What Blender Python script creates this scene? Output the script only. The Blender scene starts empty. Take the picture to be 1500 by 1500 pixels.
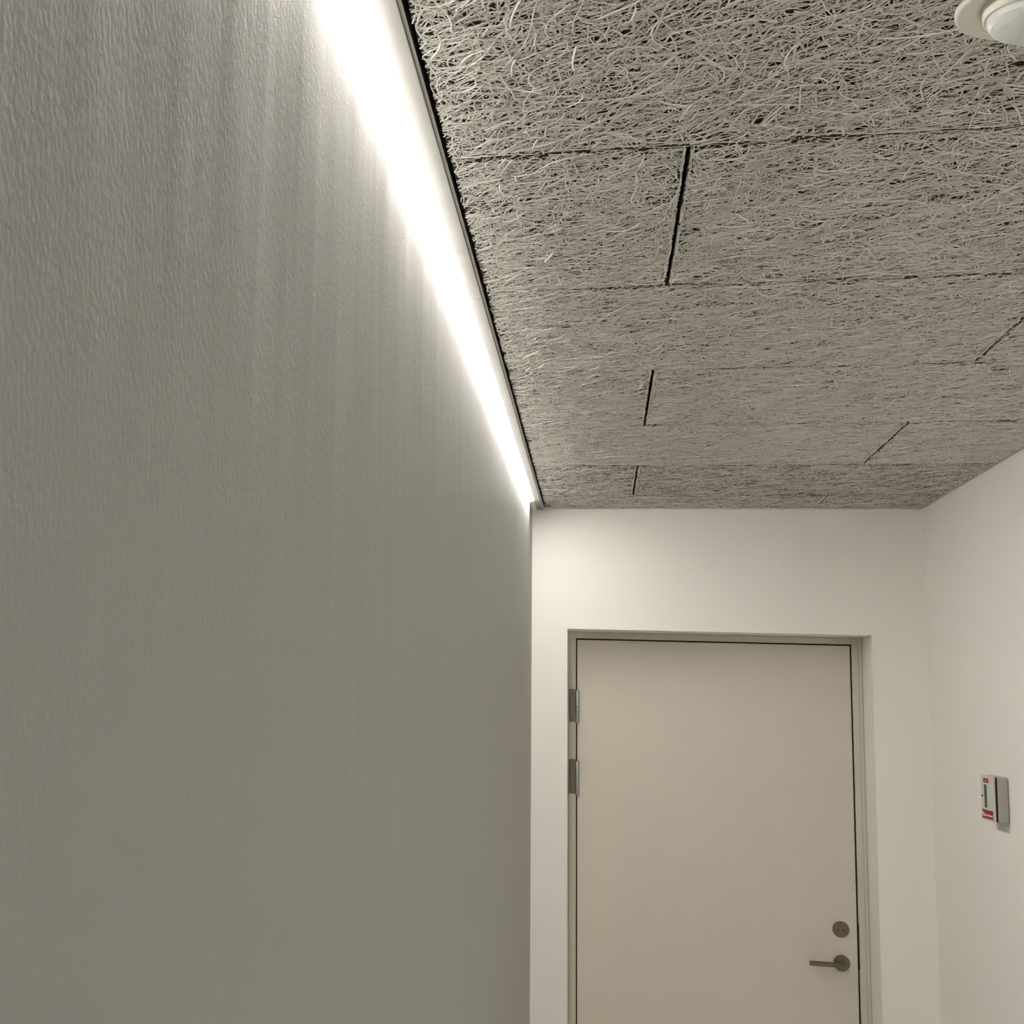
import bpy, bmesh, math, random
import numpy as np
from mathutils import Matrix, Vector

random.seed(7)
rng = np.random.default_rng(11)
scene = bpy.context.scene
COL = scene.collection

# ------------------------------------------------------------------ layout (metres)
H = 2.52                 # ceiling height
XL, XR = -0.338, 0.939   # left and right wall faces
XP = -0.2928             # left edge of the ceiling panels (lamp profile beside it)
YB, YR = 0.0, -7.0       # end wall with the door, rear of the corridor
YD = 0.19                # plane of the door leaf, set back in its reveal

# ------------------------------------------------------------------ camera
cam_d = bpy.data.cameras.new('camera')
cam = bpy.data.objects.new('camera', cam_d)
COL.objects.link(cam)
right = Vector((0.96962, 0.242296, 0.033615))
down = Vector((-0.00152, 0.143388, -0.989665))
fwd = Vector((-0.244612, 0.959548, 0.139401))
m = Matrix.Identity(4)
for i in range(3):
    m[i][0], m[i][1], m[i][2] = right[i], -down[i], -fwd[i]
m[0][3], m[1][3], m[2][3] = -0.1084, -5.0458, H - 0.6811
cam.matrix_world = m
cam_d.sensor_width = 36.0
cam_d.lens = 2055.2 / 1500 * 36.0
cam_d.shift_x = (750 - 358.8) / 1500
cam_d.shift_y = -(750 - 724.8) / 1500
cam_d.clip_start = 0.02
scene.camera = cam

# ------------------------------------------------------------------ world and exposure
world = bpy.data.worlds.new('world')
scene.world = world
world.use_nodes = True
world.node_tree.nodes['Background'].inputs['Color'].default_value = (0, 0, 0, 1)
scene.view_settings.view_transform = 'Standard'
scene.view_settings.look = 'None'
scene.view_settings.gamma = 1.0
scene.view_settings.use_curve_mapping = False
scene.view_settings.exposure = 0.13
try:
    scene.cycles.max_bounces = 14
    scene.cycles.diffuse_bounces = 10
    scene.cycles.use_denoising = True
except Exception:
    pass
LAMP_STRENGTH = 129.0
LAMP_COLOR = (1.0, 0.95, 0.88)

# ------------------------------------------------------------------ materials
def new_mat(name):
    mt = bpy.data.materials.new(name)
    mt.use_nodes = True
    nt = mt.node_tree
    return mt, nt, nt.nodes['Principled BSDF']

def plain(name, col, rough=0.5, metal=0.0, noise=0.0, nscale=60.0, bump=0.0, bscale=200.0):
    mt, nt, b = new_mat(name)
    b.inputs['Roughness'].default_value = rough
    b.inputs['Metallic'].default_value = metal
    tc = nt.nodes.new('ShaderNodeTexCoord')
    nz = nt.nodes.new('ShaderNodeTexNoise')
    nz.inputs['Scale'].default_value = nscale
    nt.links.new(tc.outputs['Object'], nz.inputs['Vector'])
    rp = nt.nodes.new('ShaderNodeValToRGB')
    lo = tuple(c * (1 - noise) for c in col) + (1,)
    hi = tuple(min(1, c * (1 + noise)) for c in col) + (1,)
    rp.color_ramp.elements[0].color = lo
    rp.color_ramp.elements[1].color = hi
    rp.color_ramp.elements[0].position = 0.3
    rp.color_ramp.elements[1].position = 0.7
    nt.links.new(nz.outputs['Fac'], rp.inputs['Fac'])
    nt.links.new(rp.outputs['Color'], b.inputs['Base Color'])
    if bump:
        n2 = nt.nodes.new('ShaderNodeTexNoise')
        n2.inputs['Scale'].default_value = bscale
        n2.inputs['Detail'].default_value = 3
        nt.links.new(tc.outputs['Object'], n2.inputs['Vector'])
        bp = nt.nodes.new('ShaderNodeBump')
        bp.inputs['Strength'].default_value = 1.0
        bp.inputs['Distance'].default_value = bump
        nt.links.new(n2.outputs['Fac'], bp.inputs['Height'])
        nt.links.new(bp.outputs['Normal'], b.inputs['Normal'])
    return mt

def wall_paint(name, col, grain, streak):
    """Roller-painted plaster: orange-peel grain plus slow vertical trowel waves."""
    mt, nt, b = new_mat(name)
    L = nt.links.new
    b.inputs['Base Color'].default_value = col + (1,)
    b.inputs['Roughness'].default_value = 0.55
    b.inputs['Specular IOR Level'].default_value = 0.3
    tc = nt.nodes.new('ShaderNodeTexCoord')
    mp = nt.nodes.new('ShaderNodeMapping')
    mp.inputs['Scale'].default_value = (1, 1, 0.75)
    L(tc.outputs['Object'], mp.inputs['Vector'])
    n1 = nt.nodes.new('ShaderNodeTexNoise')
    n1.inputs['Scale'].default_value = 230
    n1.inputs['Detail'].default_value = 2.0
    n1.inputs['Roughness'].default_value = 0.5
    L(mp.outputs['Vector'], n1.inputs['Vector'])
    b1 = nt.nodes.new('ShaderNodeBump')
    b1.inputs['Distance'].default_value = grain
    L(n1.outputs['Fac'], b1.inputs['Height'])
    last = b1
    if streak:
        m2 = nt.nodes.new('ShaderNodeMapping')
        m2.inputs['Scale'].default_value = (1, 7, 1.2)
        L(tc.outputs['Object'], m2.inputs['Vector'])
        n2 = nt.nodes.new('ShaderNodeTexNoise')
        n2.inputs['Scale'].default_value = 1.0
        n2.inputs['Detail'].default_value = 2.5
        L(m2.outputs['Vector'], n2.inputs['Vector'])
        b2 = nt.nodes.new('ShaderNodeBump')
        b2.inputs['Distance'].default_value = streak
        L(n2.outputs['Fac'], b2.inputs['Height'])
        L(b2.outputs['Normal'], b1.inputs['Normal'])
    L(last.outputs['Normal'], b.inputs['Normal'])
    return mt

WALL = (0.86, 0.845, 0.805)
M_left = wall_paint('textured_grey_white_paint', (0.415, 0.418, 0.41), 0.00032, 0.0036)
M_wall = wall_paint('white_wall_paint', WALL, 0.0002, 0.0)
M_floor = plain('pale_floor', (0.74, 0.72, 0.68), 0.45, 0, 0.08, 40)
M_slab = plain('gap_shade_black', (0.012, 0.010, 0.008), 0.9, 0, 0.1)  # black stands in for the shade behind the panel gaps
M_panel = plain('shade_dark_core', (0.075, 0.066, 0.054), 0.95, 0, 0.55, 420, 0.003, 500)  # core darkened so the holes between strands look shaded
M_door = plain('door_paint', (0.66, 0.615, 0.545), 0.42, 0, 0.012, 9, 0.0002, 240)
M_frame = plain('frame_paint', (0.60, 0.57, 0.49), 0.4, 0, 0.01, 9)
M_gap = plain('gap_black', (0.012, 0.010, 0.008), 0.8, 0, 0.1)  # also fills the door gap with painted shade
M_steel = plain('brushed_steel', (0.21, 0.18, 0.13), 0.3, 1.0, 0.06, 120)
M_hinge = plain('galvanised_hinge', (0.42, 0.44, 0.41), 0.38, 1.0, 0.08, 90)
M_plate = plain('dull_hinge_plate', (0.17, 0.17, 0.14), 0.45, 1.0, 0.08, 90)
M_profile = plain('darkened_white_lip', (0.22, 0.213, 0.203), 0.4, 0, 0.01, 20)  # white lip darkened in colour to hold down the diffuser's glare
M_trim = plain('grey_edge_trim', (0.55, 0.53, 0.49), 0.5, 0, 0.01, 20)
M_plastic = plain('ivory_plastic', (0.78, 0.75, 0.67), 0.35, 0, 0.01, 30)
M_lens = plain('milky_lens', (0.72, 0.73, 0.72), 0.28, 0, 0.02, 60)
M_grey = plain('grey_plastic', (0.40, 0.382, 0.355), 0.45, 0, 0.015, 60)
M_light = plain('pale_grey_plastic', (0.60, 0.58, 0.54), 0.4, 0, 0.015, 60)
M_red = plain('red_print', (0.27, 0.006, 0.018), 0.4, 0, 0.05, 80)
M_pale = plain('pale_print', (0.75, 0.55, 0.52), 0.5, 0, 0.03, 80)
M_dark = plain('recess_shade', (0.05, 0.055, 0.045), 0.6, 0, 0.1, 80)  # dark colour painted for the shaded side of the window recess
M_red.node_tree.nodes['Principled BSDF'].inputs['Specular IOR Level'].default_value = 0.08
M_glass = plain('greenish_glass', (0.58, 0.65, 0.57), 0.08, 0, 0.03, 40)

M_emit, _nt, _b = new_mat('led_diffuser')
_b.inputs['Base Color'].default_value = (0.9, 0.9, 0.9, 1)
_b.inputs['Emission Color'].default_value = LAMP_COLOR + (1,)
_b.inputs['Emission Strength'].default_value = LAMP_STRENGTH

# wood-wool fibres: one pale mineral tone, a little different on each strand
M_fibre, _nt, _b = new_mat('wood_wool_strands')
_b.inputs['Roughness'].default_value = 0.9
_b.inputs['Specular IOR Level'].default_value = 0.15
_g = _nt.nodes.new('ShaderNodeNewGeometry')
_r = _nt.nodes.new('ShaderNodeValToRGB')
_r.color_ramp.elements[0].color = (0.66, 0.637, 0.597, 1)
_r.color_ramp.elements[1].color = (0.985, 0.965, 0.92, 1)
_nt.links.new(_g.outputs['Random Per Island'], _r.inputs['Fac'])
_nt.links.new(_r.outputs['Color'], _b.inputs['Base Color'])

# ------------------------------------------------------------------ helpers
def obj(name, bm, mat, parent=None, smooth=False):
    me = bpy.data.meshes.new(name)
    bmesh.ops.recalc_face_normals(bm, faces=bm.faces)
    bm.to_mesh(me)
    bm.free()
    if smooth:
        for p in me.polygons:
            p.use_smooth = True
    me.materials.append(mat)
    o = bpy.data.objects.new(name, me)
    COL.objects.link(o)
    if parent is not None:
        o.parent = parent
        o.matrix_parent_inverse = parent.matrix_world.inverted()
    return o

def empty(name, loc):
    o = bpy.data.objects.new(name, None)
    o.empty_display_size = 0.05
    COL.objects.link(o)
    o.location = loc
    o.matrix_world = Matrix.Translation(Vector(loc))
    return o

def tag(o, label, cat, kind=None, group=None):
    o['label'] = label
    o['category'] = cat
    if kind:
        o['kind'] = kind
    if group:
        o['group'] = group
    return o

def add_box(bm, x0, x1, y0, y1, z0, z1, bev=0.0, seg=2):
    r = bmesh.ops.create_cube(bm, size=1.0)
    vs = r['verts']
    for v in vs:
        v.co = Vector(((x0 + x1) / 2 + v.co.x * (x1 - x0), (y0 + y1) / 2 + v.co.y * (y1 - y0),
                       (z0 + z1) / 2 + v.co.z * (z1 - z0)))
    if bev:
        es = {e for v in vs for e in v.link_edges}
        bmesh.ops.bevel(bm, geom=list(es), offset=bev, segments=seg, affect='EDGES', profile=0.5)

def box(name, mat, parent, x0, x1, y0, y1, z0, z1, bev=0.0, seg=2):
    bm = bmesh.new()
    add_box(bm, x0, x1, y0, y1, z0, z1, bev, seg)
    return obj(name, bm, mat, parent)

def lathe(bm, prof, centre, axis, n=40):
    """Revolve (radius, height) pairs round an axis through centre; height runs along axis."""
    ax = Vector(axis).normalized()
    u = ax.orthogonal().normalized()
    w = ax.cross(u)
    c = Vector(centre)
    rings = []
    for r, h in prof:
        if r < 1e-6:
            rings.append([bm.verts.new(c + ax * h)])
        else:
            rings.append([bm.verts.new(c + ax * h + (u * math.cos(2 * math.pi * k / n) + w * math.sin(2 * math.pi * k / n)) * r)
                          for k in range(n)])
    for a, b in zip(rings, rings[1:]):
        for k in range(n):
            k2 = (k + 1) % n
            if len(a) == 1 and len(b) == 1:
                continue
            if len(a) == 1:
                bm.faces.new((a[0], b[k], b[k2]))
            elif len(b) == 1:
                bm.faces.new((a[k], b[0], a[k2]))
            else:
                bm.faces.new((a[k], b[k], b[k2], a[k2]))

def tube(bm, pts, rad, n=20):
    pts = [Vector(p) for p in pts]
    rings = []
    ref = Vector((0, 0, 1))
    for i, p in enumerate(pts):
        t = (pts[min(i + 1, len(pts) - 1)] - pts[max(i - 1, 0)]).normalized()
        a = t.cross(ref).normalized()
        b = t.cross(a)
        rings.append([bm.verts.new(p + (a * math.cos(2 * math.pi * k / n) + b * math.sin(2 * math.pi * k / n)) * rad) for k in range(n)])
    for a, b in zip(rings, rings[1:]):
        for k in range(n):
            bm.faces.new((a[k], b[k], b[(k + 1) % n], a[(k + 1) % n]))
    bm.faces.new(rings[0])
    bm.faces.new(rings[-1])

# ------------------------------------------------------------------ room shell
T = 0.12
def struct(o, label, cat):
    return tag(o, label, cat, 'structure')

struct(box('floor', M_floor, None, XL - T, XR + T, YR - T, YB + 0.31, -0.1, 0.0), 'plain grey floor of the corridor', 'floor')
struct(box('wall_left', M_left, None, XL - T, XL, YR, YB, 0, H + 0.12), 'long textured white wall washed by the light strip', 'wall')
struct(box('wall_right', M_wall, None, XR, XR + T, YR, YB, 0, H + 0.12), 'smooth white wall carrying the grey call point', 'wall')
struct(box('wall_rear', M_wall, None, XL - T, XR + T, YR - T, YR, 0, H + 0.12), 'plain white wall behind the viewer', 'wall')

OX0, OX1, OZ = -0.216, 0.7698, H - 0.4229        # opening in the end wall
bm = bmesh.new()
add_box(bm, XL - T, OX0, YB, YB + 0.31, 0, H + 0.12)
add_box(bm, OX1, XR + T, YB, YB + 0.31, 0, H + 0.12)
add_box(bm, OX0, OX1, YB, YB + 0.31, OZ, H + 0.12)
bmesh.ops.remove_doubles(bm, verts=bm.verts, dist=1e-5)
struct(obj('wall_end', bm, M_wall), 'white end wall with a deep reveal around the door', 'wall')

# ------------------------------------------------------------------ ceiling of wood-wool panels
ceil = struct(box('ceiling', M_slab, None, XL, XR, YR, YB, H + 0.03, H + 0.12), 'grey wood-wool panel ceiling above the corridor', 'ceiling')

def fibre_mesh(x0, x1, y0, y1, n, S, wide):
    """Curled wood strands lying on the underside of one panel, as a single mesh."""
    cx = rng.uniform(x0, x1, n)
    cy = rng.uniform(y0, y1, n)
    L = rng.gamma(3.0, 0.018, n).clip(0.016, 0.14)
    kind = rng.random(n)
    th = np.where(kind < 0.5, rng.normal(-0.85, 0.5, n), rng.uniform(-math.pi / 2, math.pi / 2, n))
    curv = rng.normal(0, 1.0, n) * np.where(rng.random(n) < 0.4, 28.0, 10.0)
    dcurv = rng.normal(0, 1.0, n) * 120.0
    # strands lying along the cut edges keep the joints straight
    e = np.arange(n) < int(90 * 2 * (x1 - x0 + y1 - y0))
    side = rng.integers(1 if x0 < XP + 0.001 else 0, 4, n)
    e &= side != 2                     # the edge seen across each long joint stays ragged
    inset = rng.uniform(0.0017, 0.005, n)
    cx = np.where(e & (side == 0), x0 + inset, np.where(e & (side == 1), x1 - inset, cx))
    cy = np.where(e & (side == 2), y0 + inset, np.where(e & (side == 3), y1 - inset, cy))
    th = np.where(e, np.where(side < 2, math.pi / 2, 0.0) + rng.normal(0, 0.04, n), th)
    curv = np.where(e, curv * 0.12, curv)
    dcurv = np.where(e, 0.0, dcurv)
    s = np.linspace(-0.5, 0.5, S + 1)[None, :] * L[:, None]
    a = th[:, None] + curv[:, None] * s + dcurv[:, None] * s * s
    ds = (L / S)[:, None]
    am = (a[:, 1:] + a[:, :-1]) / 2
    px = np.concatenate([np.zeros((n, 1)), np.cumsum(np.cos(am) * ds, 1)], 1)
    py = np.concatenate([np.zeros((n, 1)), np.cumsum(np.sin(am) * ds, 1)], 1)
    px = px - px.mean(1, keepdims=True) + cx[:, None]
    py = py - py.mean(1, keepdims=True) + cy[:, None]
    depth = rng.beta(1.6, 1.6, n)
    z = H + 0.0052 - 0.0058 * depth
    bow = rng.normal(0, 0.0008, n)
    pz = z[:, None] + bow[:, None] * (1 - (s / (0.5 * L[:, None])) ** 2)
    pz = pz.clip(H - 0.0013, H + 0.0054)
    hw = (rng.uniform(0.00055, 0.0011, n))[:, None]
    tilt = rng.normal(0, 0.25, n)[:, None] * hw
    nx, ny = -np.sin(a) * hw, np.cos(a) * hw
    if wide == 3:
        offs = ((-1, 0.0), (0, -1.0), (1, 0.0))
    else:
        offs = ((-1, 0.0), (1, 0.0))
    k = len(offs)
    V = np.zeros((n, S + 1, k, 3), np.float32)
    for i, (o, d) in enumerate(offs):
        V[:, :, i, 0] = px + nx * o
        V[:, :, i, 1] = py + ny * o
        V[:, :, i, 2] = pz + tilt * o + d * hw * 0.75
    ok = (px > x0) & (px < x1) & (py > y0) & (py < y1)
    V[:, :, :, 0] = V[:, :, :, 0].clip(x0, x1)
    V[:, :, :, 1] = V[:, :, :, 1].clip(y0, y1)
    seg_ok = ok[:, 1:] & ok[:, :-1]
    idx = np.arange(n * (S + 1) * k).reshape(n, S + 1, k)
    quads = []
    for i in range(k - 1):
        q = np.stack([idx[:, :-1, i], idx[:, :-1, i + 1], idx[:, 1:, i + 1], idx[:, 1:, i]], -1)
        quads.append(q[seg_ok])
    q = np.concatenate(quads).astype(np.int32)
    used = np.unique(q)
    remap = np.zeros(n * (S + 1) * k, np.int32)
    remap[used] = np.arange(len(used))
    q = remap[q]
    v = V.reshape(-1, 3)[used]
    me = bpy.data.meshes.new('wood_wool_strands')
    me.vertices.add(len(v))
    me.vertices.foreach_set('co', v.ravel())
    me.loops.add(q.size)
    me.loops.foreach_set('vertex_index', q.ravel())
    me.polygons.add(len(q))
    me.polygons.foreach_set('loop_start', np.arange(0, q.size, 4, dtype=np.int32))
    me.update(calc_edges=True)
    me.materials.append(M_fibre)
    me.shade_smooth()
    return me

S0, PD = 0.324, 0.6
JA, JD = 0.0, 0.6
rows = [(-S0, YB, 'D')]
y = -S0
flip = ['A', 'D']
i = 0
while y > YR + 0.01:
    y1 = max(y - PD, YR)
    rows.append((y1, y, flip[i % 2]))
    i += 1
    y = y1
tri_total = 0
for y0, y1, kind in rows:
    j = JA if kind == 'A' else JD
    gl, gs = 0.0032, 0.0020                     # half widths of long and short joints
    cuts = [(XP, j - gs), (j + gs, XR - 0.001)]
    if kind == 'D':
        pass
    for x0, x1 in cuts:
        ya, yb = y0 + gl, y1 - (gl if y1 < 0 else 0.001)
        p = box('ceiling_panel', M_panel, ceil, x0, x1, ya, yb, H + 0.0055, H + 0.028, 0.0012, 1)
        yc = (ya + yb) / 2
        if yc < -4.3:
            continue                           # behind and above the viewer: bare core is enough
        area = (x1 - x0) * (yb - ya)
        if yc < -2.4:
            dens, S, wd = 18500, 7, 3
        elif yc < -1.2:
            dens, S, wd = 17000, 6, 3
        else:
            dens, S, wd = 15000, 6, 2
        me = fibre_mesh(x0, x1, ya, yb, int(dens * area), S, wd)
        tri_total += 2 * len(me.polygons)
        f = bpy.data.objects.new('wood_wool_strands', me)
        COL.objects.link(f)
        f.parent = p
        f['kind'] = 'stuff'
print('fibre triangles', tri_total)

# ------------------------------------------------------------------ linear light along the left wall
lamp = tag(empty('linear_light', (-0.31, YB - 0.001, H)),
           'long glowing white light strip in the corner between left wall and ceiling', 'light')
PX0, PX1, PX2, PZ = -0.3217, -0.3009, -0.2970, H - 0.004
JY = -2.70
END = -0.24                      # lit length stops short of the end wall
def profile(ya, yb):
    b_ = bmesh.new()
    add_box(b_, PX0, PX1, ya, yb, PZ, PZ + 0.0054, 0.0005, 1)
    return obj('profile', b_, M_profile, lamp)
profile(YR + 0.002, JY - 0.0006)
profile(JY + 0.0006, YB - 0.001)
box('leak_block', M_slab, lamp, XL + 0.0006, PX2 - 0.0003, YR + 0.002, YB - 0.001, H + 0.0016, H + 0.024)  # unseen black box added to stop lamp light leaking into the gap
box('edge_trim', M_trim, lamp, PX1 + 0.0004, PX2, YR + 0.002, YB - 0.001, H - 0.0005, H + 0.0012)
bm = bmesh.new()                                                      # opal cover, flush with the lip and a touch lower at the wall
sec = [(PX0 - 0.0003, PZ + 0.004), (PX0 - 0.0003, PZ), (XL + 0.0010, PZ - 0.0036), (XL + 0.0010, PZ + 0.004)]
def extrude(b_, y0, y1):
    r0 = [b_.verts.new((x_, y0, z_)) for x_, z_ in sec]
    r1 = [b_.verts.new((x_, y1, z_)) for x_, z_ in sec]
    for k in range(len(sec)):
        k2 = (k + 1) % len(sec)
        b_.faces.new((r0[k], r0[k2], r1[k2], r1[k]))
    b_.faces.new(r0)
    b_.faces.new(r1)
extrude(bm, YR + 0.002, END)
obj('diffuser', bm, M_emit, lamp)
bm = bmesh.new()
extrude(bm, END + 0.0005, YB - 0.001)
obj('unlit_end', bm, M_plastic, lamp)  # unlit stretch added to keep the lamp from burning out the end wall

# ------------------------------------------------------------------ door
door = struct(empty('door_1', (0.27, YD, 0)), 'beige painted flush door closed in the end wall', 'door')
GL, GR, GT = -0.1895, 0.7365, H - 0.4465        # frame inner edges (outer edge of the dark gap)
LL, LR, LT = -0.1850, 0.7310, H - 0.4520        # leaf edges
FB = YD + 0.07
box('frame_jamb', M_frame, door, OX0 + 0.0005, GL, YD - 0.002, FB, 0.001, OZ - 0.0005, 0.0015)
box('frame_jamb', M_frame, door, GR, OX1 - 0.012, YD - 0.002, FB, 0.001, OZ - 0.0005, 0.0015)
box('frame_head', M_frame, door, GL, GR, YD - 0.002, FB, GT, OZ - 0.0005, 0.0015)
box('frame_bead', M_frame, door, OX1 - 0.012, OX1 - 0.0005, YD - 0.006, FB, 0.001, OZ - 0.0005, 0.003)
box('gap_shade', M_gap, door, GL + 0.0002, GR - 0.0002, YD + 0.0465, FB, 0.001, GT - 0.0002)  # black strips added to paint the shade in the door gap
box('gap_shade', M_gap, door, GL + 0.0002, LL - 0.0002, YD + 0.006, YD + 0.046, 0.009, GT - 0.0002)
box('gap_shade', M_gap, door, LR + 0.0002, GR - 0.0002, YD + 0.006, YD + 0.046, 0.009, GT - 0.0002)
box('gap_shade', M_gap, door, LL, LR, YD + 0.006, YD + 0.046, LT + 0.0002, GT - 0.0002)
leaf = box('leaf', M_door, door, LL, LR, YD, YD + 0.045, 0.008, LT, 0.0012)

def hinge(zt, zb):
    zm = (zt + zb) / 2
    h = box('hinge', M_plate, door, OX0 + 0.003, GL - 0.001, YD - 0.0045, YD - 0.002, zb + 0.006, zt + 0.004, 0.0008, 1)
    for a, b_ in ((zb, zm - 0.0008), (zm + 0.0008, zt)):
        bb = bmesh.new()
        r = 0.0072
        tip_lo = 0.003 if a == zb else 0.0
        tip_hi = 0.003 if b_ == zt else 0.0
        prof = [(0, a), (r - 0.002 if tip_lo else r, a), (r, a + max(tip_lo, 0.0004)), (r, b_ - max(tip_hi, 0.0004)), (r - 0.002 if tip_hi else r, b_), (0, b_)]
        lathe(bb, prof, (-0.1850, YD - 0.0085, 0), (0, 0, 1), 20)
        obj('knuckle', bb, M_hinge, h, True)
    bb = bmesh.new()
    lathe(bb, [(0, zm - 0.0012), (0.0055, zm - 0.0012), (0.0055, zm + 0.0012), (0, zm + 0.0012)], (-0.1850, YD - 0.0085, 0), (0, 0, 1), 16)
    obj('pin', bb, M_gap, h)
    return h
hinge(H - 0.633, H - 0.752)
hinge(H - 0.882, H - 1.004)

# cover disc over the lock, lever handle on its rose
lx, lz = 0.680, H - 1.4033
bm = bmesh.new()
lathe(bm, [(0, 0), (0.0262, 0), (0.0262, 0.004), (0.0245, 0.006), (0, 0.006)], (lx, YD, lz), (0, -1, 0), 40)
cov = obj('lock_cover', bm, M_steel, leaf)
for dx in (-0.009, 0.009):
    bm = bmesh.new()
    lathe(bm, [(0, 0), (0.0022, 0), (0.0022, 0.001), (0, 0.001)], (lx + dx, YD - 0.0058, lz - 0.002), (0, -1, 0), 12)
    obj('screw', bm, M_gap, None)
    o = bpy.context.scene.collection.objects[-1]
    o.parent = leaf
    o.matrix_parent_inverse = leaf.matrix_world.inverted()
hz = H - 1.5132
bm = bmesh.new()
lathe(bm, [(0, 0), (0.0262, 0), (0.0262, 0.006), (0.0245, 0.008), (0.012, 0.008), (0, 0.008)], (lx, YD, hz), (0, -1, 0), 40)
obj('rose', bm, M_steel, leaf)
bm = bmesh.new()
pts = [(lx, YD - 0.006, hz), (lx, YD - 0.030, hz)]
for k in range(0, 9):
    t = k / 8 * math.pi / 2
    pts.append((lx - 0.016 * (1 - math.cos(t)), YD - 0.034 - 0.016 * math.sin(t), hz))
pts.append((0.573, YD - 0.050, hz))
tube(bm, pts, 0.0082, 22)
lev = obj('lever', bm, M_steel, leaf, True)
lev.modifiers.new('edge', 'EDGE_SPLIT').split_angle = math.radians(50)
# strike plate in the frame beside the lock
box('strike_plate', M_gap, door, LR + 0.0006, GR + 0.0012, YD - 0.0024, YD + 0.02, H - 1.532, H - 1.382, 0.0006, 1)

# ------------------------------------------------------------------ call point on the right wall
FX = XR - 0.037
Y0, Y1 = -0.895, -0.768         # near and far side
Z0, Z1 = H - 0.954, H - 0.836
cp = tag(empty('call_point', (XR, (Y0 + Y1) / 2, Z0)),
         'square grey wall-mounted alarm call point with red labels and small window', 'call point')
box('back_box', M_grey, cp, FX + 0.009, XR - 0.0003, Y0, Y1, Z0 - 0.002, Z1, 0.005, 3)
box('gasket', M_gap, cp, FX + 0.004, FX + 0.0095, Y0 + 0.0012, Y1 - 0.0012, Z0 + 0.001, Z1 - 0.001, 0.001, 1)
fp = box('front_plate', M_light, cp, FX, FX + 0.0045, Y0, Y1, Z0, Z1, 0.0016, 2)
def on_face(name, mat, a0, a1, b0, b1, t, par, sink=0.0):
    ya, yb = Y1 + (Y0 - Y1) * a0, Y1 + (Y0 - Y1) * a1
    za, zb = Z1 + (Z0 - Z1) * b0, Z1 + (Z0 - Z1) * b1
    return box(name, mat, par, FX - t, FX + 0.001 - sink, min(ya, yb), max(ya, yb), min(za, zb), max(za, zb), 0.0002, 1)
on_face('red_label', M_red, 0.22, 0.62, 0.06, 0.16, 0.0006, fp)
on_face('label_mark', M_pale, 0.36, 0.48, 0.105, 0.118, 0.0009, fp)
on_face('painted_recess', M_dark, 0.27, 0.52, 0.20, 0.72, 0.0006, fp)  # flat dark strip, recess shade put into the colour
on_face('glass', M_glass, 0.50, 0.90, 0.20, 0.74, 0.0011, fp)
on_face('keyhole', M_gap, 0.05, 0.14, 0.44, 0.49, 0.0008, fp)
on_face('warning_label', M_red, 0.04, 0.90, 0.765, 0.965, 0.0006, fp)
bm = bmesh.new()
def quad(b_, pts):
    lo = [b_.verts.new((FX - 0.0009, Y1 + (Y0 - Y1) * a, Z1 + (Z0 - Z1) * b)) for a, b in pts]
    hi = [b_.verts.new((FX - 0.0004, Y1 + (Y0 - Y1) * a, Z1 + (Z0 - Z1) * b)) for a, b in pts]
    b_.faces.new(lo)
    b_.faces.new(hi)
    k = len(pts)
    for i_ in range(k):
        b_.faces.new((lo[i_], lo[(i_ + 1) % k], hi[(i_ + 1) % k], hi[i_]))
quad(bm, [(0.04, 0.80), (0.30, 0.865), (0.30, 0.90), (0.16, 0.93), (0.04, 0.86)])
quad(bm, [(0.30, 0.868), (0.88, 0.868), (0.88, 0.905), (0.30, 0.905)])
obj('label_stripe', bm, M_pale, fp)

# ------------------------------------------------------------------ presence detector on the ceiling
SX, SY = 0.2950, -3.641
det = tag(empty('presence_detector', (SX, SY, H)), 'round ivory presence detector with milky domed lens on the ceiling', 'detector')
bm = bmesh.new()
lathe(bm, [(0.0, 0.0), (0.067, 0.0), (0.067, 0.0035), (0.0660, 0.0055), (0.0635, 0.0060), (0.058, 0.0050), (0.050, 0.0025), (0.0435, 0.0008), (0, 0.0008)],
      (SX, SY, H - 0.0022), (0, 0, -1), 72)
obj('flange', bm, M_plastic, det, True)
bm = bmesh.new()
lathe(bm, [(0.0432, 0.0), (0.0430, 0.0125), (0.0422, 0.0135), (0.0400, 0.0135), (0.0396, 0.011)], (SX, SY, H - 0.002), (0, 0, -1), 64)
obj('collar', bm, M_plastic, det, True)
bm = bmesh.new()
prof = [(0.0400, 0.012)]
for k in range(0, 9):
    t = k / 8 * math.pi / 2
    prof.append((0.0398 * math.cos(t), 0.0155 + 0.020 * math.sin(t)))
prof[-1] = (0.0, prof[-1][1])
lathe(bm, prof, (SX, SY, H - 0.002), (0, 0, -1), 36)
obj('lens', bm, M_lens, det)
